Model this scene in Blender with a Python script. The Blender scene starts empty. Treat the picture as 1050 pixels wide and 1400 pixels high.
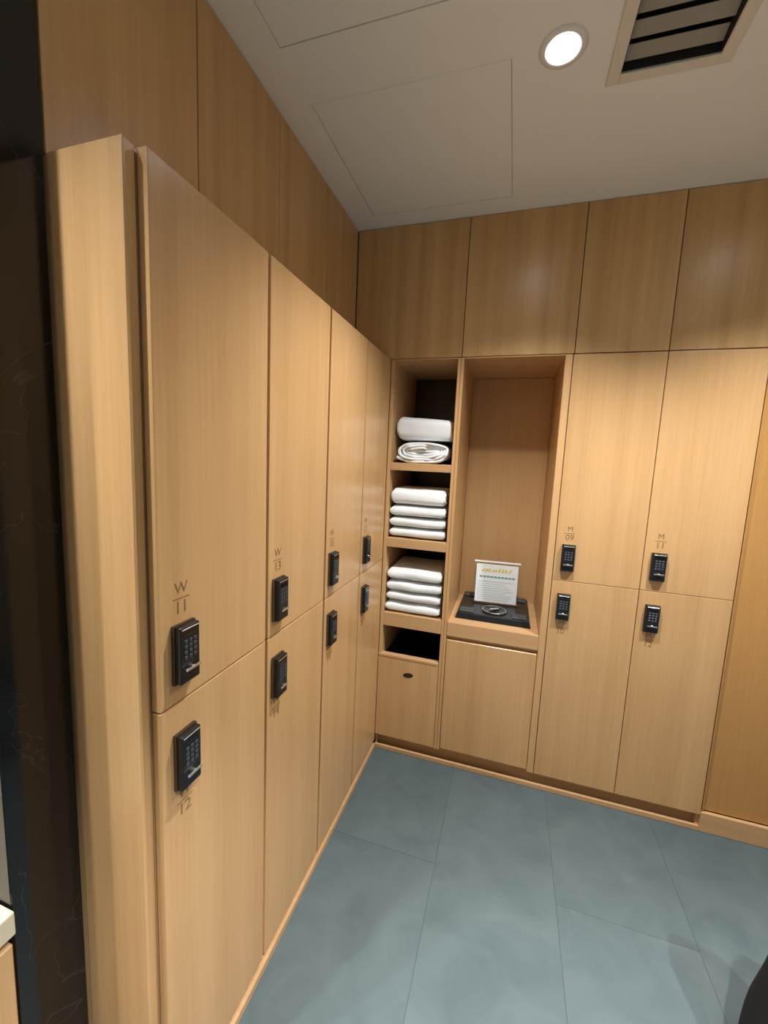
import bpy, bmesh, math, random
from mathutils import Vector, Matrix, noise

random.seed(4)
sc = bpy.context.scene
col = sc.collection

# ------------------------------------------------------------------ camera
RIGHT = Vector((0.95335907, 0.29863379, 0.04386736))
UP = Vector((-0.07833508, 0.10444078, 0.99144124))
FWD = Vector((-0.29149632, 0.94863585, -0.12296307))
cd = bpy.data.cameras.new('camera')
cam = bpy.data.objects.new('camera', cd)
col.objects.link(cam)
mw = Matrix((RIGHT, UP, -FWD)).transposed().to_4x4()
mw.translation = Vector((0.5766, -1.8867, 1.4821))
cam.matrix_world = mw
cd.sensor_fit = 'VERTICAL'
cd.sensor_height = 24.0
cd.lens = 560.47 / 1400 * 24.0
cd.clip_start = 0.01
sc.camera = cam

# ------------------------------------------------------------------ world, exposure
w = bpy.data.worlds.new('world')
sc.world = w
w.use_nodes = True
w.node_tree.nodes['Background'].inputs[0].default_value = (0.9, 0.85, 0.8, 1)
w.node_tree.nodes['Background'].inputs[1].default_value = 0.02
sc.view_settings.view_transform = 'Standard'
sc.view_settings.look = 'None'
sc.view_settings.gamma = 1.0
sc.view_settings.use_curve_mapping = False
sc.view_settings.exposure = 0.14

# heights and planes (metres); doors of the left bank face +x at x = 0, doors of the back bank face -y at y = 0
ZT, ZC, ZS = 1.95, 2.525, 1.006
XB = -0.185
DEPTH = 0.46
DOWNLIGHTS = [  # x, y, watts, cone degrees, edge softness
    (0.614, -0.662, 96, 112, .85),
    (1.47, -0.662, 108, 114, .85),
    (0.95, -2.05, 225, 80, .5),
    (1.75, -2.05, 190, 80, .5),
    (-0.28, -1.90, 80, 106, .9),
    (-0.58, -2.06, 80, 106, .9),
]
LIGHT_COL = (1.0, 0.985, 0.955)

# ------------------------------------------------------------------ materials
def mat(name, color=(.8, .8, .8), rough=.5, metal=0, emit=None, strength=0, coat=0, trans=0, ior=1.45):
    m = bpy.data.materials.new(name)
    m.use_nodes = True
    b = m.node_tree.nodes['Principled BSDF']
    b.inputs['Base Color'].default_value = (*color, 1)
    b.inputs['Roughness'].default_value = rough
    b.inputs['Metallic'].default_value = metal
    b.inputs['Coat Weight'].default_value = coat
    b.inputs['Transmission Weight'].default_value = trans
    b.inputs['IOR'].default_value = ior
    if emit:
        b.inputs['Emission Color'].default_value = (*emit, 1)
        b.inputs['Emission Strength'].default_value = strength
    return m

def nd(m, t, **kw):
    n = m.node_tree.nodes.new(t)
    for k, v in kw.items():
        setattr(n, k, v)
    return n

def wood(name, light, dark, along='Z', rough=.29, band=.5):
    m = mat(name, light, rough)
    L = m.node_tree.links.new
    b = m.node_tree.nodes['Principled BSDF']
    tc = nd(m, 'ShaderNodeTexCoord')
    oi = nd(m, 'ShaderNodeObjectInfo')
    mul = nd(m, 'ShaderNodeMath', operation='MULTIPLY')
    mul.inputs[1].default_value = 37.0
    L(oi.outputs['Random'], mul.inputs[0])
    add = nd(m, 'ShaderNodeVectorMath', operation='ADD')
    L(tc.outputs['Object'], add.inputs[0])
    L(mul.outputs[0], add.inputs[1])
    def stretched(s, lo):
        mp = nd(m, 'ShaderNodeMapping')
        v = [s, s, s]
        v['XYZ'.index(along)] = lo
        mp.inputs['Scale'].default_value = v
        L(add.outputs[0], mp.inputs['Vector'])
        return mp
    fine = nd(m, 'ShaderNodeTexNoise')
    fine.inputs['Scale'].default_value = 1
    fine.inputs['Detail'].default_value = 6
    fine.inputs['Roughness'].default_value = .65
    L(stretched(150, 3.5).outputs[0], fine.inputs['Vector'])
    wide = nd(m, 'ShaderNodeTexNoise')
    wide.inputs['Scale'].default_value = 1
    wide.inputs['Detail'].default_value = 2.5
    L(stretched(17, .22).outputs[0], wide.inputs['Vector'])
    cloud = nd(m, 'ShaderNodeTexNoise')
    cloud.inputs['Scale'].default_value = 2.2
    L(add.outputs[0], cloud.inputs['Vector'])
    def mixf(a, bb, f):
        n = nd(m, 'ShaderNodeMix')
        n.inputs['Factor'].default_value = f
        L(a, n.inputs['A'])
        L(bb, n.inputs['B'])
        return n.outputs['Result']
    f = mixf(fine.outputs['Fac'], wide.outputs['Fac'], band)
    f = mixf(f, cloud.outputs['Fac'], .2)
    ramp = nd(m, 'ShaderNodeValToRGB')
    ramp.color_ramp.elements[0].position = .33
    ramp.color_ramp.elements[0].color = (*dark, 1)
    ramp.color_ramp.elements[1].position = .66
    ramp.color_ramp.elements[1].color = (*light, 1)
    L(f, ramp.inputs[0])
    L(ramp.outputs[0], b.inputs['Base Color'])
    bump = nd(m, 'ShaderNodeBump')
    bump.inputs['Strength'].default_value = .06
    bump.inputs['Distance'].default_value = .002
    L(fine.outputs['Fac'], bump.inputs['Height'])
    L(bump.outputs[0], b.inputs['Normal'])
    return m

OAK = wood('oak_veneer', (.69, .43, .205), (.55, .32, .138))
OAK_W = wood('oak_veneer_bands', (.68, .435, .20), (.48, .285, .115), band=.7, rough=.30)
OAK_F = wood('amber_veneer', (.56, .30, .10), (.47, .235, .07), band=.35)
DARKB = wood('dark_brown_back', (.045, .026, .014), (.03, .016, .008))  # very dark brown tone, only for the towel shelf back panel
OAK_H = wood('oak_edge_horizontal', (.66, .41, .21), (.52, .31, .14), along='X')
PAINT = mat('ceiling_paint', (.86, .85, .82), .85)
CREAM = mat('cream_wall_paint', (.42, .38, .33), .7)
BLACK = mat('black_plastic', (.010, .011, .013), .32)
KEYS = mat('dark_grey_keys', (.045, .055, .07), .4)
GLOSS = mat('black_glass', (.004, .004, .005), .08, coat=.5)
CHROME = mat('chrome', (.90, .91, .92), .30, 1)
STEEL = mat('dark_bronze_steel', (.16, .145, .13), .34, 1)
INK = mat('brown_engraving', (.30, .165, .07), .6)
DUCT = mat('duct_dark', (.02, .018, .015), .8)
VENT = mat('vent_enamel', (.74, .68, .60), .45)
VENTS = mat('vent_slat_enamel', (.33, .30, .26), .45)
WHITEP = mat('paper_white', (.84, .90, .93), .6)
YEL = mat('yellow_print', (.72, .62, .12), .6)
BLU = mat('blue_print', (.17, .36, .45), .6)
PALEB = mat('pale_blue_print', (.62, .74, .80), .6)
ACRYL = mat('clear_acrylic', (.92, .96, .97), .04, trans=1, ior=1.3)
TRAY = mat('black_tray_plastic', (.013, .016, .018), .30)
PAD = mat('grey_rubber_pad', (.06, .075, .08), .5)
LENS = mat('lamp_lens', (1, 1, 1), .4, emit=(.86, .94, 1.0), strength=70)
TRIMW = mat('white_lamp_trim', (.80, .78, .74), .4)
CTOP = mat('cream_stone_top', (.72, .64, .47), .12, coat=.3)
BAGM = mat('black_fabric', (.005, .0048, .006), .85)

def marble():
    m = mat('black_marble', (.006, .006, .007), .10)
    L = m.node_tree.links.new
    b = m.node_tree.nodes['Principled BSDF']
    tc = nd(m, 'ShaderNodeTexCoord')
    n = nd(m, 'ShaderNodeTexNoise')
    n.inputs['Scale'].default_value = 3.0
    n.inputs['Detail'].default_value = 5
    n.inputs['Distortion'].default_value = .8
    L(tc.outputs['Object'], n.inputs['Vector'])
    r = nd(m, 'ShaderNodeValToRGB')
    e = r.color_ramp.elements
    e[0].position = .497
    e[0].color = (.006, .0055, .005, 1)
    e[1].position = .503
    e[1].color = (.006, .0055, .005, 1)
    k = e.new(.5)
    k.color = (.028, .028, .028, 1)
    L(n.outputs['Fac'], r.inputs[0])
    L(r.outputs[0], b.inputs['Base Color'])
    return m
MARBLE = marble()

def slate():
    m = mat('slate_tile', (.10, .125, .13), .42)
    L = m.node_tree.links.new
    b = m.node_tree.nodes['Principled BSDF']
    tc = nd(m, 'ShaderNodeTexCoord')
    oi = nd(m, 'ShaderNodeObjectInfo')
    mul = nd(m, 'ShaderNodeMath', operation='MULTIPLY')
    mul.inputs[1].default_value = 53
    L(oi.outputs['Random'], mul.inputs[0])
    add = nd(m, 'ShaderNodeVectorMath', operation='ADD')
    L(tc.outputs['Object'], add.inputs[0])
    L(mul.outputs[0], add.inputs[1])
    n = nd(m, 'ShaderNodeTexNoise')
    n.inputs['Scale'].default_value = 6
    n.inputs['Detail'].default_value = 8
    n.inputs['Roughness'].default_value = .6
    n.inputs['Distortion'].default_value = .7
    L(add.outputs[0], n.inputs['Vector'])
    r = nd(m, 'ShaderNodeValToRGB')
    r.color_ramp.elements[0].position = .3
    r.color_ramp.elements[0].color = (.078, .112, .124, 1)
    r.color_ramp.elements[1].position = .72
    r.color_ramp.elements[1].color = (.110, .150, .160, 1)
    L(n.outputs['Fac'], r.inputs[0])
    L(r.outputs[0], b.inputs['Base Color'])
    bump = nd(m, 'ShaderNodeBump')
    bump.inputs['Strength'].default_value = .12
    bump.inputs['Distance'].default_value = .004
    L(n.outputs['Fac'], bump.inputs['Height'])
    L(bump.outputs[0], b.inputs['Normal'])
    return m
SLATE = slate()
GROUT = mat('grout', (.085, .11, .117), .8)

def terry():
    m = mat('white_terry', (.87, .92, .95), .95)
    L = m.node_tree.links.new
    b = m.node_tree.nodes['Principled BSDF']
    b.inputs['Sheen Weight'].default_value = .3
    tc = nd(m, 'ShaderNodeTexCoord')
    n = nd(m, 'ShaderNodeTexNoise')
    n.inputs['Scale'].default_value = 260
    n.inputs['Detail'].default_value = 3
    L(tc.outputs['Object'], n.inputs['Vector'])
    bump = nd(m, 'ShaderNodeBump')
    bump.inputs['Strength'].default_value = .35
    bump.inputs['Distance'].default_value = .003
    L(n.outputs['Fac'], bump.inputs['Height'])
    L(bump.outputs[0], b.inputs['Normal'])
    return m
TERRY = terry()

# ------------------------------------------------------------------ helpers
def link(o, parent=None, loc=None):
    col.objects.link(o)
    if parent:
        o.parent = parent
    if loc is not None:
        o.location = loc
    return o

def obj(name, bm, m, parent=None, loc=None, smooth=False):
    me = bpy.data.meshes.new(name)
    bmesh.ops.recalc_face_normals(bm, faces=bm.faces[:])
    bm.to_mesh(me)
    bm.free()
    for mm in (m if isinstance(m, (list, tuple)) else [m]):
        me.materials.append(mm)
    if smooth:
        for p in me.polygons:
            p.use_smooth = True
    return link(bpy.data.objects.new(name, me), parent, loc)

def box(bm, x0, x1, y0, y1, z0, z1, bev=0, mi=0, seg=1):
    x0, x1 = min(x0, x1), max(x0, x1)
    y0, y1 = min(y0, y1), max(y0, y1)
    z0, z1 = min(z0, z1), max(z0, z1)
    t = bmesh.new()
    v = [t.verts.new(p) for p in ((x0,y0,z0),(x1,y0,z0),(x1,y1,z0),(x0,y1,z0),(x0,y0,z1),(x1,y0,z1),(x1,y1,z1),(x0,y1,z1))]
    for f in ((3,2,1,0),(4,5,6,7),(0,1,5,4),(1,2,6,5),(2,3,7,6),(3,0,4,7)):
        t.faces.new([v[i] for i in f])
    if bev:
        bmesh.ops.bevel(t, geom=t.edges[:], offset=bev, segments=seg, profile=.6, affect='EDGES')
    for f in t.faces:
        f.material_index = mi
    tm = bpy.data.meshes.new('t')
    t.to_mesh(tm)
    t.free()
    bm.from_mesh(tm)
    bpy.data.meshes.remove(tm)
    return bm

def bx(*a, **k):
    return box(bmesh.new(), *a, **k)

def lathe(prof, n=32, cx=0, cy=0):
    bm = bmesh.new()
    rings = []
    for r, z in prof:
        if r < 1e-6:
            rings.append([bm.verts.new((cx, cy, z))])
        else:
            rings.append([bm.verts.new((cx + r*math.cos(2*math.pi*i/n), cy + r*math.sin(2*math.pi*i/n), z)) for i in range(n)])
    for a, b in zip(rings, rings[1:]):
        for i in range(n):
            j = (i+1) % n
            if len(a) == 1 and len(b) == 1:
                continue
            if len(a) == 1:
                bm.faces.new((a[0], b[i], b[j]))
            elif len(b) == 1:
                bm.faces.new((a[i], a[j], b[0]))
            else:
                bm.faces.new((a[i], a[j], b[j], b[i]))
    return bm

def tag(o, label, cat, group=None, kind=None):
    if label:
        o['label'] = label
    if cat:
        o['category'] = cat
    if group:
        o['group'] = group
    if kind:
        o['kind'] = kind
    return o

def struct(o, label, cat):
    return tag(o, label, cat, kind='structure')

def thing(name, label, cat, loc=(0,0,0), rz=0, group=None):
    o = bpy.data.objects.new(name, None)
    o.empty_display_size = .05
    link(o, None, loc)
    o.rotation_euler = (0, 0, rz)
    return tag(o, label, cat, group)

def rounded_slab(name, m, parent, x0, x1, z0, z1, y0, y1, r=.004):
    """a board with small rounded edges"""
    return obj(name, bx(x0, x1, y0, y1, z0, z1, bev=r, seg=2), m, parent)

# ------------------------------------------------------------------ floor and tiles
floor = struct(obj('floor', bx(-.86, 2.42, -3.52, .60, -.12, -.0015), GROUT),
               'grey slate tile floor of the locker room', 'floor')
PX, PY = .420, 1.20
tile_me = {}
for i in range(-1, 6):
    off = -.515 if i % 2 == 0 else -.515 - PY/2
    xa, xb_ = max(-.006 + i*PX, -.84), min(-.006 + (i+1)*PX, 2.38)
    for k in range(-4, 3):
        ya, yb = max(off + k*PY, -3.46), min(off + (k+1)*PY, .05)
        if yb - ya < .03 or xb_ - xa < .03:
            continue
        key = (round(xb_-xa, 3), round(yb-ya, 3))
        if key not in tile_me:
            o = obj('tile', bx(.0007, xb_-xa-.0007, .0007, yb-ya-.0007, -.012, 0, bev=.0005), SLATE, floor, (xa, ya, 0))
            tile_me[key] = o.data
        else:
            o = link(bpy.data.objects.new('tile', tile_me[key]), floor, (xa, ya, 0))

# ------------------------------------------------------------------ ceiling with openings
VX0, VX1, VY0, VY1 = .765, .99, -.79, -.553
H1 = (-.081, .492, -.665, -.095)
H2 = (-.081, .492, -1.41, -.839)
holes = [(VX0, VX1, VY0, VY1), H1, H2] + [(x-.039, x+.039, y-.039, y+.039) for x, y, *_ in DOWNLIGHTS]
xs = sorted({-.86, 2.42} | {h[0] for h in holes} | {h[1] for h in holes})
ys = sorted({-3.52, .6} | {h[2] for h in holes} | {h[3] for h in holes})
bm = bmesh.new()
for xa, xb_ in zip(xs, xs[1:]):
    for ya, yb in zip(ys, ys[1:]):
        mx, my = (xa+xb_)/2, (ya+yb)/2
        if not any(h[0] < mx < h[1] and h[2] < my < h[3] for h in holes):
            box(bm, xa, xb_, ya, yb, ZC, ZC+.05)
ceiling = struct(obj('ceiling', bm, PAINT), 'plain off-white plaster ceiling', 'ceiling')
struct(obj('light_blocker_cap', bx(-.86, 2.42, -3.52, .60, ZC+.20, ZC+.26), DUCT), 'added unseen dark cap above the ceiling that blocks outside light', 'ceiling')  # unseen cap added to keep world light out of the ceiling gaps
for h, lab in ((H1, 'flush square ceiling access panel in the corner next to the wood panels'),
               (H2, 'flush ceiling access panel nearest the viewer with a dark front joint')):
    t = thing('access_panel', lab, 'access panel', ((h[0]+h[1])/2, (h[2]+h[3])/2, ZC), group='ceiling access panels')
    a, b = (h[1]-h[0])/2, (h[3]-h[2])/2
    obj('panel_board', bx(-a+.002, a-.002, -b+.002, b-.002, .0005, .018, bev=.0008), PAINT, t)
    bm = bmesh.new()
    for q in ((-a+.0005, -a+.0015, -b, b), (a-.0015, a-.0005, -b, b)):
        box(bm, *q, .003, .03)
    for q in ((-b+.0005, -b+.0015), (b-.0015, b-.0005)):
        box(bm, -a+.002, a-.002, *q, .003, .03)
    obj('panel_frame', bm, VENT, t)

# ------------------------------------------------------------------ air vent
vt = thing('ceiling_vent', 'square ceiling air vent with slanted slats', 'vent', ((VX0+VX1)/2, (VY0+VY1)/2, ZC))
a, b = (VX1-VX0)/2, (VY1-VY0)/2
bm = bmesh.new()
fw = .03
box(bm, -a-fw, -a+.001, -b-fw, b+fw, -.006, 0, bev=.002)
box(bm, a-.001, a+fw, -b-fw, b+fw, -.006, 0, bev=.002)
box(bm, -a, a, -b-fw, -b+.001, -.006, 0, bev=.002)
box(bm, -a, a, b-.001, b+fw, -.006, 0, bev=.002)
obj('frame', bm, VENT, vt)
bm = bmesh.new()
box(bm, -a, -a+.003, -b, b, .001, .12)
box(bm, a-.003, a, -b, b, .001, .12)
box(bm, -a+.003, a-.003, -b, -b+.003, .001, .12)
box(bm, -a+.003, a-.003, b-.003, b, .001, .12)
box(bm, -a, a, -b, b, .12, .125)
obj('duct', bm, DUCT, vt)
ns = 4
sl = None
for k in range(ns):
    y = -b + (k+.5)*2*b/ns
    if sl is None:
        o = obj('slat', bx(-a+.004, a-.004, -.0175, .0175, -.0012, .0012, bev=.0006), VENTS, vt)
        sl = o.data
    else:
        o = link(bpy.data.objects.new('slat', sl), vt)
    o.location = (0, y, .020)
    o.rotation_euler = (math.radians(-16), 0, 0)

# ------------------------------------------------------------------ downlights
DL_LABEL = ['glowing recessed downlight in the ceiling beside the air vent',
            'recessed downlight in the ceiling above the right hand lockers',
            'recessed downlight in the ceiling behind the viewer',
            'recessed downlight in the rear right part of the ceiling',
            'recessed downlight above the front of the washstand',
            'recessed downlight above the back of the washstand']
for (x, y, wt, cone, soft), lab in zip(DOWNLIGHTS, DL_LABEL):
    t = thing('downlight', lab, 'downlight', (x, y, ZC), group='recessed ceiling downlights')
    obj('trim_ring', lathe([(.0385, .012), (.0375, -.003), (.046, -.005), (.058, -.001), (.058, 0)], 40), TRIMW, t, smooth=True)
    obj('housing', lathe([(.0385, .003), (.0380, .014), (.0380, .06), (0, .06)], 32), TRIMW, t, smooth=True)
    obj('lens', lathe([(0, .004), (.026, .005), (.036, .009), (.036, .013), (0, .013)], 32), LENS, t, smooth=True)
    ld = bpy.data.lights.new('downlight_lamp', 'SPOT')
    ld.energy = wt
    ld.spot_size = math.radians(cone)
    ld.spot_blend = soft
    ld.shadow_soft_size = .022
    ld.color = LIGHT_COL
    lo = bpy.data.objects.new('lamp', ld)
    link(lo, t, (0, 0, -.022))

# ------------------------------------------------------------------ walls
bm = bmesh.new()
box(bm, -.86, 2.42, DEPTH+.025, .60, -.0025, ZC-.001)
box(bm, -.30, 2.30, .020, DEPTH+.024, ZT+.023, ZC-.001)
wall_back = struct(obj('wall_back', bm, CREAM), 'back wall with tall oak veneer panels above the lockers', 'wall')
seams = [XB+.002, .3245, .780, 1.1135, 1.448, 1.785, 2.30]
for xa, xb_ in zip(seams, seams[1:]):
    obj('panel', bx(xa+.0015, xb_-.0015, 0, .018, ZT+.003, ZC-.002, bev=.0012), OAK_W, wall_back)
bm = bmesh.new()
box(bm, -.86, -.48, -1.364, .48, -.0025, ZC-.001)
box(bm, -.479, XB-.020, -1.36, .018, ZT+.003, ZC-.001)
wall_left = struct(obj('wall_left', bm, CREAM), 'left wall with set back dark lit oak veneer panels above the lockers', 'wall')
seams = [-1.361, -1.016, -.667, -.338, -.001]
for ya, yb in zip(seams, seams[1:]):
    obj('panel', bx(XB-.018, XB, ya+.0015, yb-.0015, ZT+.003, ZC-.002, bev=.0012), OAK_W, wall_left)
struct(obj('wall_right', bx(2.31, 2.42, -3.52, -.01, -.0025, ZC-.001), CREAM), 'plain cream wall on the right outside the picture', 'wall')
struct(obj('wall_front', bx(-.86, 2.30, -3.52, -3.42, -.0025, ZC-.001), CREAM), 'plain cream wall behind the viewer', 'wall')
struct(obj('wall_washstand', bx(-.86, -.80, -3.41, -1.49, -.0025, ZC-.001), CREAM), 'cream wall behind the washstand', 'wall')
struct(obj('wall_pier', bx(-.86, -.180, -1.484, -1.367, -.0025, ZC-.001, bev=.002), MARBLE), 'polished black marble pier at the end of the left lockers', 'wall')

# ------------------------------------------------------------------ baseboards
bm = bmesh.new()
box(bm, .0005, 1.437, 0, .012, .0005, .023, bev=.0015)
box(bm, .0005, 1.437, .040, .052, .0005, .0725)
box(bm, 1.4255, 1.437, .013, .0395, .0005, .0725)
box(bm, .0005, .010, .013, .0395, .0005, .0725)
box(bm, 1.437, 2.30, 0, .016, .0005, .087, bev=.0015)
baseboard_back = struct(obj('baseboard_back', bm, OAK_H), 'low oak plinth strip along the floor under the back lockers', 'baseboard')
bm = bmesh.new()
box(bm, -.060, .004, -1.362, -.002, .0005, .026, bev=.0015)
box(bm, -.080, -.062, -1.362, -.002, .0005, .045)
struct(obj('baseboard_left', bm, OAK_H), 'low oak plinth strip along the floor under the left lockers', 'baseboard')

# ------------------------------------------------------------------ lockers
def text_mesh(s, size):
    cu = bpy.data.curves.new('txt', 'FONT')
    cu.body = s
    cu.size = size
    cu.align_x = 'CENTER'
    cu.extrude = .0003
    cu.resolution_u = 4
    o = bpy.data.objects.new('txt', cu)
    col.objects.link(o)
    dg = bpy.context.evaluated_depsgraph_get()
    me = bpy.data.meshes.new_from_object(o.evaluated_get(dg))
    bpy.data.objects.remove(o)
    bpy.data.curves.remove(cu)
    return me

def marking(letter, number, parent, cx, ztop):
    """letter, rule and number engraved on a door; front plane local y = 0, text reads from -y"""
    bm = bmesh.new()
    def put(me, z):
        me.transform(Matrix.Translation((cx, -.0004, z)) @ Matrix.Rotation(math.pi/2, 4, 'X'))
        bm.from_mesh(me)
        bpy.data.meshes.remove(me)
    put(text_mesh(letter, .030), ztop-.022)
    box(bm, cx-.020, cx+.020, -.0007, -.0001, ztop-.0330, ztop-.0314)
    put(text_mesh(number, .034), ztop-.061)
    return obj('number_marking', bm, INK, parent)

lock_cache = {}
def lock(parent, cx, z0):
    """keypad lock, 50 x 112 mm; origin at its lower centre on the door face"""
    W, H, T = .050, .112, .020
    def part(name, make, m, par, loc=(0,0,0), smooth=False):
        if name not in lock_cache:
            o = obj(name, make(), m, par, loc, smooth)
            lock_cache[name] = o.data
        else:
            o = link(bpy.data.objects.new(name, lock_cache[name]), par, loc)
        return o
    def housing():
        b = bmesh.new()
        box(b, -W/2, W/2, -T, -.0004, 0, H, bev=.004, seg=3)
        return b
    h = part('lock', housing, BLACK, parent, (cx, 0, z0))
    part('lock_rim', lambda: box(box(box(box(bmesh.new(), -W/2-.0015, -W/2, -.008, -.0004, -.0015, H+.0015),
         W/2, W/2+.0015, -.008, -.0004, -.0015, H+.0015), -W/2, W/2, -.008, -.0004, H, H+.0015), -W/2, W/2, -.008, -.0004, -.0015, 0), STEEL, h)
    part('display', lambda: bx(-.017, .017, -T-.0008, -T+.001, H-.021, H-.012, bev=.0004), GLOSS, h)
    def keys():
        b = bmesh.new()
        for i in range(3):
            for j in range(4):
                x = (i-1)*.0115
                z = H-.030 - j*.0105
                box(b, x-.0043, x+.0043, -T-.0016, -T+.001, z-.0037, z+.0037, bev=.0008)
        return b
    part('keypad', keys, KEYS, h)
    def lever():
        b = bmesh.new()
        box(b, -.018, .018, -T-.009, -T-.0055, .0275, .0325, bev=.001, seg=2)
        box(b, -.004, .004, -T-.007, -T+.001, .027, .033, bev=.001)
        return b
    part('lever', lever, CHROME, h)
    part('top_rim', lambda: bx(-.021, .021, -T-.0012, -T+.001, H-.0065, H-.0042, bev=.0004), CHROME, h)
    return h

def locker(loc, rz, w, z0, z1, upper, letter, number, label, group, gap, near_gap, far_gap):
    t = thing('locker', label, 'locker', loc, rz, group)
    h = z1 - z0
    bb = bx(.0015, w-.0015, .024, .445, .0015, h-.0015)
    if near_gap > .005:
        box(bb, .0015, near_gap-.0008, .006, .0235, .0015, h-.0015)
    obj('body', bb, OAK, t)
    d = obj('door', bx(near_gap, w-far_gap, 0, .020, gap*.6, h-gap*.6, bev=.0018, seg=2), OAK, t)
    cx = .054
    if upper:
        lock(t, cx, 1.049 - z0)
        marking(letter, number, d, cx, 1.243 - z0)
    else:
        lock(t, cx, .832 - z0)
        marking(letter, number, d, cx, .826 - z0)
    return t

NEAR = ['nearest the black marble pier', 'second from the black marble pier', 'third from the black marble pier', 'in the corner beside the towel shelves']
yl = [-1.339, -1.005, -.662, -.322, -.001]
for i in range(4):
    wd = yl[i+1] - yl[i]
    for up in (1, 0):
        n = 11 + 2*i + (0 if up else 1)
        lab = '%s oak locker of the left bank %s' % ('upper' if up else 'lower', NEAR[i])
        if i == 0:
            lab += ', marked W %d' % n
        locker((0, yl[i], ZS if up else .046), math.pi/2, wd, ZS if up else .046, ZT if up else ZS, up, 'W', '%d' % n, lab,
               'lockers of the left bank', .0026, .0005 if i == 0 else .010, .0008 if i == 3 else .0026)
xr = [.7770, 1.1135, 1.4375]
POS = ['beside the towel niche', 'at the right end']
for i in range(2):
    wd = xr[i+1] - xr[i]
    for up in (1, 0):
        n = ('09', '10', '11', '12')[2*i + (0 if up else 1)]
        lab = '%s oak locker of the back wall %s, marked M %s' % ('upper' if up else 'lower', POS[i], n)
        locker((xr[i], 0, ZS-.004 if up else .074), 0, wd, ZS-.004 if up else .074, ZT if up else ZS-.004, up, 'M', n, lab,
               'lockers of the back bank', .0014, .0014, .0014)

# end board closing the left bank, and the veneer board right of the back lockers
t = thing('end_board', 'tall oak end board closing the left lockers beside the black pier', 'panel', (-.02, -1.3645, .0275))
obj('board', bx(-.155, 0, 0, .0225, 0, ZT-.0275, bev=.002, seg=2), OAK, t)
obj('edge_band', bx(-.4, -.156, .004, .0225, 0, ZT-.0275), OAK, t)
t = thing('filler_panel', 'amber veneer board to the right of the back lockers', 'panel', (1.440, 0, .0885))
obj('board', bx(.0, .86, .018, .036, 0, ZT-.0885, bev=.001), OAK_F, t)
obj('return_edge', bx(.001, .006, .006, .0175, 0, ZT-.0885), OAK_F, t)

# ------------------------------------------------------------------ towel shelf cabinet
XL0, XL1 = .017, .308
t = thing('shelf_cabinet', 'narrow oak cabinet of open towel shelves in the corner', 'cabinet', (0, 0, .074))
Z0 = .074
B = lambda n, x0, x1, y0, y1, z0, z1, m=OAK, bev=.0015, par=t: obj(n, bx(x0, x1, y0, y1, z0-Z0, z1-Z0, bev=bev), m, par)
B('side_panel', .0008, XL0, .0, DEPTH, .520, ZT)
B('side_panel', .0008, XL0, .024, DEPTH, Z0, .5195)
B('side_panel', XL1, .3215, .0, DEPTH, Z0, ZT)
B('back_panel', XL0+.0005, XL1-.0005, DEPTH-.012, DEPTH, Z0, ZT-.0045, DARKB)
B('top_panel', XL0+.0005, XL1-.0005, .001, DEPTH-.0125, ZT-.004, ZT, bev=0)
for z0, z1 in ((1.442, 1.478), (1.070, 1.115), (.670, .738)):
    B('shelf', XL0+.0005, XL1-.0005, .0, DEPTH-.0125, z0, z1, OAK_H)
B('bottom_panel', XL0+.0005, XL1-.0005, .024, DEPTH-.0125, Z0, Z0+.018, OAK_H)
d = B('drawer', .0012, .3065, -.002, .018, .080, .507)
# finger hole, drawer box behind the front
hb = lathe([(0, 0), (.012, 0), (.012, .003), (0, .003)], 20)
bmesh.ops.scale(hb, vec=(2.1, 1.0, 1), verts=hb.verts)
bmesh.ops.rotate(hb, matrix=Matrix.Rotation(math.pi/2, 3, 'X'), verts=hb.verts)
bmesh.ops.rotate(hb, matrix=Matrix.Rotation(math.radians(-8), 3, 'Y'), verts=hb.verts)
o = obj('finger_hole', hb, GLOSS, d, (.160, -.0005, .431-Z0))
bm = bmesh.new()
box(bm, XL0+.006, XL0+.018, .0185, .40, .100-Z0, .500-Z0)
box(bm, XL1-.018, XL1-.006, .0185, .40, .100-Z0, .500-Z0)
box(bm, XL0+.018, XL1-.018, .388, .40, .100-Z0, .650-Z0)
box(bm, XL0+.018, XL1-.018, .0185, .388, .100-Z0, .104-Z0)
obj('drawer_box', bm, BAGM, d)  # sides, back and bottom behind the drawer front, coloured black
obj('top_lip', bx(.0012, .3065, -.004, .028, .5075-Z0, .522-Z0, bev=.002), OAK_H, d)

# ------------------------------------------------------------------ niche cabinet
NX0, NX1 = .3225, .7755
t = thing('niche_cabinet', 'oak cabinet with a tall open niche above a single wide door', 'cabinet', (0, 0, .074))
B('side_panel', NX0, .3355, .0, DEPTH, Z0, ZT, par=t)
B('side_panel', .7470, NX1, .0, DEPTH, Z0, ZT, par=t)
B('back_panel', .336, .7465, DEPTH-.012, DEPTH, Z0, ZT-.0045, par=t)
B('top_panel', .336, .7465, .001, DEPTH-.0125, ZT-.004, ZT, par=t, bev=0)
B('rail', .336, .7465, .016, .034, .640, .6685, OAK_H, par=t)
B('bottom_panel', .336, .7465, .024, DEPTH-.0125, Z0, Z0+.018, OAK_H, par=t)
d = B('door', .3375, .7450, .0, .0155, .084, .650, par=t, bev=.003)
obj('worktop', bx(.3362, .7463, -.003, DEPTH-.0125, .669-Z0, .738-Z0, bev=.003, seg=2), OAK_H, t)

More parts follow.
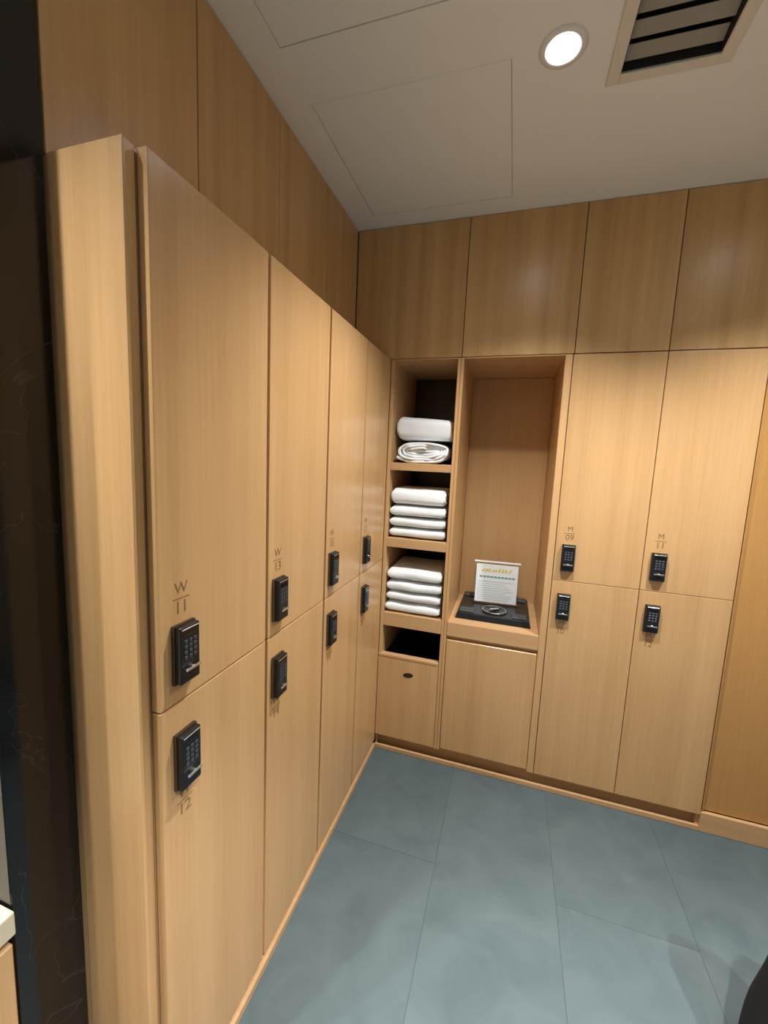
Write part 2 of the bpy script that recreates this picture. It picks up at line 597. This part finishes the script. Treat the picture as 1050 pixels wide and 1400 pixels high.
# ------------------------------------------------------------------ towels
def towel(name, label, x0, x1, y0, y1, z0, z1, group, seed, droop=.0):
    """a folded towel: rounded fold at the front (-y), soft layered ends"""
    nx, nt, n2 = 30, 44, 1
    bm = bmesh.new()
    rows = []
    hz, hy = (z1-z0)/2, (y1-y0)/2
    cz, cy = (z0+z1)/2, (y0+y1)/2
    for i in range(nx+1):
        s = i/nx
        e = min(s, 1-s)
        pinch = 1 - .42*max(0, 1 - e/.07)**2.2
        row = []
        x = x0 + (x1-x0)*s
        for k in range(nt):
            a = 2*math.pi*k/nt
            c, sn = math.cos(a), math.sin(a)
            ey = math.copysign(abs(c)**.45, c)*hy
            ez = math.copysign(abs(sn)**.62, sn)*hz
            p = Vector((x, cy+ey*(1-.03*(1-pinch)), cz + ez*pinch))
            nn = noise.noise_vector(Vector((x*9, p.y*9, p.z*16)) + Vector((seed*7.3, 0, 0)))
            p += Vector((nn.x*.004*(1 if e > 0 else 1.4), nn.y*.006, nn.z*.0036))
            p.z -= droop*s*(1-abs(c)*.2)
            p.z = min(max(p.z, z0), z1)
            row.append(bm.verts.new(p))
        rows.append(row)
    for a, b in zip(rows, rows[1:]):
        for k in range(nt):
            j = (k+1) % nt
            bm.faces.new((a[k], a[j], b[j], b[k]))
    # ends: layered inset so that the folded plies show
    for row, sx in ((rows[0], 1), (rows[-1], -1)):
        prev = row
        c = sum((v.co for v in row), Vector())/len(row)
        for q, (sc_, dx) in enumerate(((.86, -.003), (.72, .006), (.6, -.001), (.46, .007), (.3, .001))):
            cur = [bm.verts.new((v.co.x + sx*dx, c.y + (v.co.y-c.y)*(sc_*.35+.65), c.z + (v.co.z-c.z)*sc_)) for v in row]
            for k in range(nt):
                j = (k+1) % nt
                bm.faces.new((prev[k], prev[j], cur[j], cur[k]))
            prev = cur
        bm.faces.new(prev)
    bx0 = Vector(((x0+x1)/2, cy, z0))
    bmesh.ops.translate(bm, verts=bm.verts, vec=-bx0)
    o = obj(name, bm, TERRY, None, bx0, smooth=True)
    tag(o, label, 'towel', group)
    return o

ORD = ['lowest', 'second lowest', 'third from the bottom', 'topmost']
z = 1.1155
for k, h in enumerate((.052, .052, .056, .084)):
    towel('folded_towel', '%s folded white towel of the stack on the middle shelf' % ORD[k], .024, .292 - .004*(k == 3), .012, .33, z, z+h-.001, 'towels stacked on the middle shelf', k+1)
    z += h
z = .7385
for k, h in enumerate((.055, .052, .056, .062)):
    towel('folded_towel', '%s folded white towel of the stack on the lower shelf' % ORD[k], .024, .292, .010, .34, z, z+h-.001, 'towels stacked on the lower shelf', k+11)
    z += h

# rolled towel (spiral end to the front) and a folded one leaning on it
def rolled_towel():
    bm = bmesh.new()
    N, T = 190, .0118
    turns = 4.0
    ny = 14
    A, Bq = .130, .055
    path = []
    for i in range(N+1):
        s = i/N
        th = math.radians(205) + s*turns*2*math.pi
        c, sn = math.cos(th), math.sin(th)
        k = .0122*turns*s
        path.append(Vector((math.copysign(abs(c)**.75, c)*(A-.006-k*1.25) + .012*s, 0, math.copysign(abs(sn)**.8, sn)*(Bq-.006-k))))
    rows = []
    for k in range(ny+1):
        y = .020 + .28*k/ny
        outer, inner = [], []
        for i, p in enumerate(path):
            q = path[min(i+1, N)] - path[max(i-1, 0)]
            n = Vector((q.z, 0, -q.x)).normalized()
            nn = noise.noise_vector(Vector((p.x*16, y*9, p.z*26)))*.008
            yy = y + (noise.noise(Vector((p.x*20, p.z*30, 2)))*.018 if k == 0 else 0) + (i/N)*.012*(k == 0)
            base = Vector((p.x + nn.x, yy, p.z + nn.z*.7))
            outer.append(bm.verts.new(base + n*T*.5))
            inner.append(bm.verts.new(base - n*T*.5))
        rows.append((outer, inner))
    for (o1, i1), (o2, i2) in zip(rows, rows[1:]):
        for i in range(N):
            bm.faces.new((o1[i], o1[i+1], o2[i+1], o2[i]))
            bm.faces.new((i1[i], i2[i], i2[i+1], i1[i+1]))
        bm.faces.new((o1[0], o2[0], i2[0], i1[0]))
        bm.faces.new((o1[N], i1[N], i2[N], o2[N]))
    for o1, i1 in (rows[0], rows[-1]):
        for i in range(N):
            bm.faces.new((o1[i], i1[i], i1[i+1], o1[i+1]))
    zmin = min(v.co.z for v in bm.verts)
    bmesh.ops.translate(bm, verts=bm.verts, vec=(0, 0, -zmin))
    o = obj('rolled_towel', bm, TERRY, None, (.160, 0, 1.4785), smooth=True)
    return tag(o, 'loosely rolled white towel with its spiral end facing out on the top shelf', 'towel', 'towels on the top shelf')
rolled_towel()
o = towel('folded_towel', 'thick folded white towel lying on the rolled towel on the top shelf', .030, .294, .040, .33, 1.589, 1.706, 'towels on the top shelf', 31, droop=.020)

# ------------------------------------------------------------------ black tray and sign holder in the niche
ZW = .7385
t = thing('tray', 'flat black tray with grey corner pads on the niche worktop', 'tray', (.538, .25, ZW))
bm = bmesh.new()
def frust(bm, x, y0, y1, z0, z1, ins, bev=.004):
    v = [bm.verts.new(p) for p in ((-x,y0,z0),(x,y0,z0),(x,y1,z0),(-x,y1,z0),(-x+ins,y0+ins,z1),(x-ins,y0+ins,z1),(x-ins,y1-ins,z1),(-x+ins,y1-ins,z1))]
    fs = [bm.faces.new([v[i] for i in f]) for f in ((3,2,1,0),(4,5,6,7),(0,1,5,4),(1,2,6,5),(2,3,7,6),(3,0,4,7))]
    bmesh.ops.bevel(bm, geom=bm.edges[:], offset=bev, segments=2, profile=.6, affect='EDGES')
    return bm
obj('base', frust(bm, .176, -.185, .180, 0, .030, .010), TRAY, t)
for sx in (-1, 1):
    for yy in (-.135, .125):
        bm = bx(-.034, .034, -.034, .034, 0, .006, bev=.003, seg=2)
        obj('corner_pad', bm, PAD, t, (sx*.124, yy, .0302))
dish = obj('dish', lathe([(.056, .0305), (.059, .0345), (.056, .036), (.047, .0325), (0, .0315)], 40, .005, -.095), GLOSS, t, smooth=True)
obj('dish_rim', lathe([(.0565, .0352), (.0595, .0365), (.0565, .0378), (.054, .0365), (.0565, .0352)], 40, .005, -.095), CHROME, dish, smooth=True)
bm = bx(-.026, .026, -.007, .007, .034, .041, bev=.002, seg=2)
bmesh.ops.rotate(bm, matrix=Matrix.Rotation(math.radians(38), 3, 'Z'), verts=bm.verts)
obj('metal_clip', bm, CHROME, dish, (.005, -.088, 0))

def sign():
    t = thing('sign_holder', 'small clear acrylic stand holding a printed notice on the black tray', 'sign', (.540, .275, ZW+.031), rz=math.radians(4))
    W, H, D = .116, .215, .050
    lean = .018
    def lp(x, z, y=0):      # point on the leaning front
        return Vector((x, -D/2 + y + lean*z/H, z))
    def plate(name, m, x0, x1, z0, z1, y0, y1, par):
        bm = bmesh.new()
        vs = [bm.verts.new(lp(x, z, y)) for y in (y0, y1) for x, z in ((x0,z0),(x1,z0),(x1,z1),(x0,z1))]
        for f in ((0,1,2,3),(7,6,5,4),(0,4,5,1),(1,5,6,2),(2,6,7,3),(3,7,4,0)):
            bm.faces.new([vs[i] for i in f])
        return obj(name, bm, m, par)
    plate('acrylic_front', ACRYL, -W, W, .004, H, .002, .005, t)
    bm = bx(-W, W, -D/2+lean, D/2-.002, H+.0005, H+.0035, bev=.0008)
    obj('acrylic_top', bm, WHITEP, t)
    obj('acrylic_foot', bx(-W, W, -D/2, D/2+.01, 0, .0032, bev=.0008), ACRYL, t)
    obj('acrylic_back', bx(-W, W, D/2-.0015, D/2+.0015, .004, H, bev=.0006), ACRYL, t)
    p = plate('notice', WHITEP, -W+.012, W-.012, .010, H-.008, .0004, .0014, t)
    def prn(name, m, rects):
        bm = bmesh.new()
        for x0, x1, z0, z1, sk in rects:
            vs = [bm.verts.new(lp(x, z, -.0006)) for x, z in ((x0,z0),(x1,z0),(x1+sk,z1),(x0+sk,z1))]
            bm.faces.new(vs)
        return obj(name, bm, m, p)
    r = random.Random(3)
    prn('yellow_heading', YEL, [(-.078+i*.0165, -.078+i*.0165+.010, .168, .168+r.uniform(.012, .020), r.uniform(.004, .010)) for i in range(9)])
    prn('blue_title', BLU, [(-.086+i*.0178, -.086+i*.0178+.0145, .138, .1465, .001) for i in range(10)])
    prn('text_lines', PALEB, [(-.092, r.uniform(.045, .092), .022+i*.0118, .022+i*.0118+.0042, 0) for i in range(9)])
sign()

# ------------------------------------------------------------------ washstand at the left edge
t = thing('washstand', 'oak washstand with a cream stone top beside the black pier', 'washstand', (-.49, -2.2, 0))
obj('body', bx(-.30, .300, -.70, .713, .06, .655, bev=.002), OAK, t)
obj('stone_top', bx(-.305, .322, -.705, .714, .656, .700, bev=.003, seg=2), CTOP, t)
for k in range(3):
    ya = -.70 + k*.471
    d = obj('door', bx(.3005, .319, ya+.003, ya+.468, .08, .640, bev=.002), OAK, t)
    obj('handle', bx(.3195, .332, ya+.12, ya+.44, .612, .624, bev=.002), BLACK, d)
obj('plinth', bx(-.28, .26, -.69, .70, .0005, .059), BLACK, t)
m = thing('wall_mirror', 'frameless mirror on the wall above the washstand', 'mirror', (-.797, -2.2, 1.05))
obj('glass', bx(0, .006, -.65, .65, 0, 1.1, bev=.001), mat('mirror', (.85, .87, .84), .02, 1), m)

# ------------------------------------------------------------------ black bag at the lower right edge
def bag():
    t = thing('bag', 'black fabric bag on the floor at the lower right corner', 'bag', (1.39, -.90, 0), rz=math.radians(-50))
    bm = bmesh.new()
    rows = []
    n = 28
    for k in range(11):
        s = k/10
        z = .002 + .46*s
        hw, hd = .21 - .045*s**1.5 - .01*(s == 0), .12 - .05*s
        if k == 10:
            hd *= .5
        row = []
        for i in range(n):
            a = 2*math.pi*i/n
            c, sn = math.cos(a), math.sin(a)
            p = Vector((math.copysign(abs(c)**.5, c)*hw, math.copysign(abs(sn)**.6, sn)*hd, z))
            p += noise.noise_vector(p*9)*.008*(0 < k)
            p.z = max(p.z, .001)
            row.append(bm.verts.new(p))
        rows.append(row)
    for a, b in zip(rows, rows[1:]):
        for i in range(n):
            j = (i+1) % n
            bm.faces.new((a[i], a[j], b[j], b[i]))
    bm.faces.new(rows[0])
    bm.faces.new(rows[-1])
    obj('bag_body', bm, BAGM, t, smooth=True)
    for sy in (-1, 1):
        bm = bmesh.new()
        prev = None
        for i in range(17):
            a = math.pi*i/16
            x, z = -.075*math.cos(a), .44 + .12*math.sin(a)
            vs = [bm.verts.new((x*(1+o), sy*.03 + w_, z + o*.1)) for o, w_ in ((-.05, -.012), (.05, -.012), (.05, .012), (-.05, .012))]
            if prev:
                for q in range(4):
                    bm.faces.new((prev[q], prev[(q+1) % 4], vs[(q+1) % 4], vs[q]))
            else:
                bm.faces.new(vs)
            prev = vs
        bm.faces.new(prev)
        obj('strap', bm, BAGM, t)
bag()
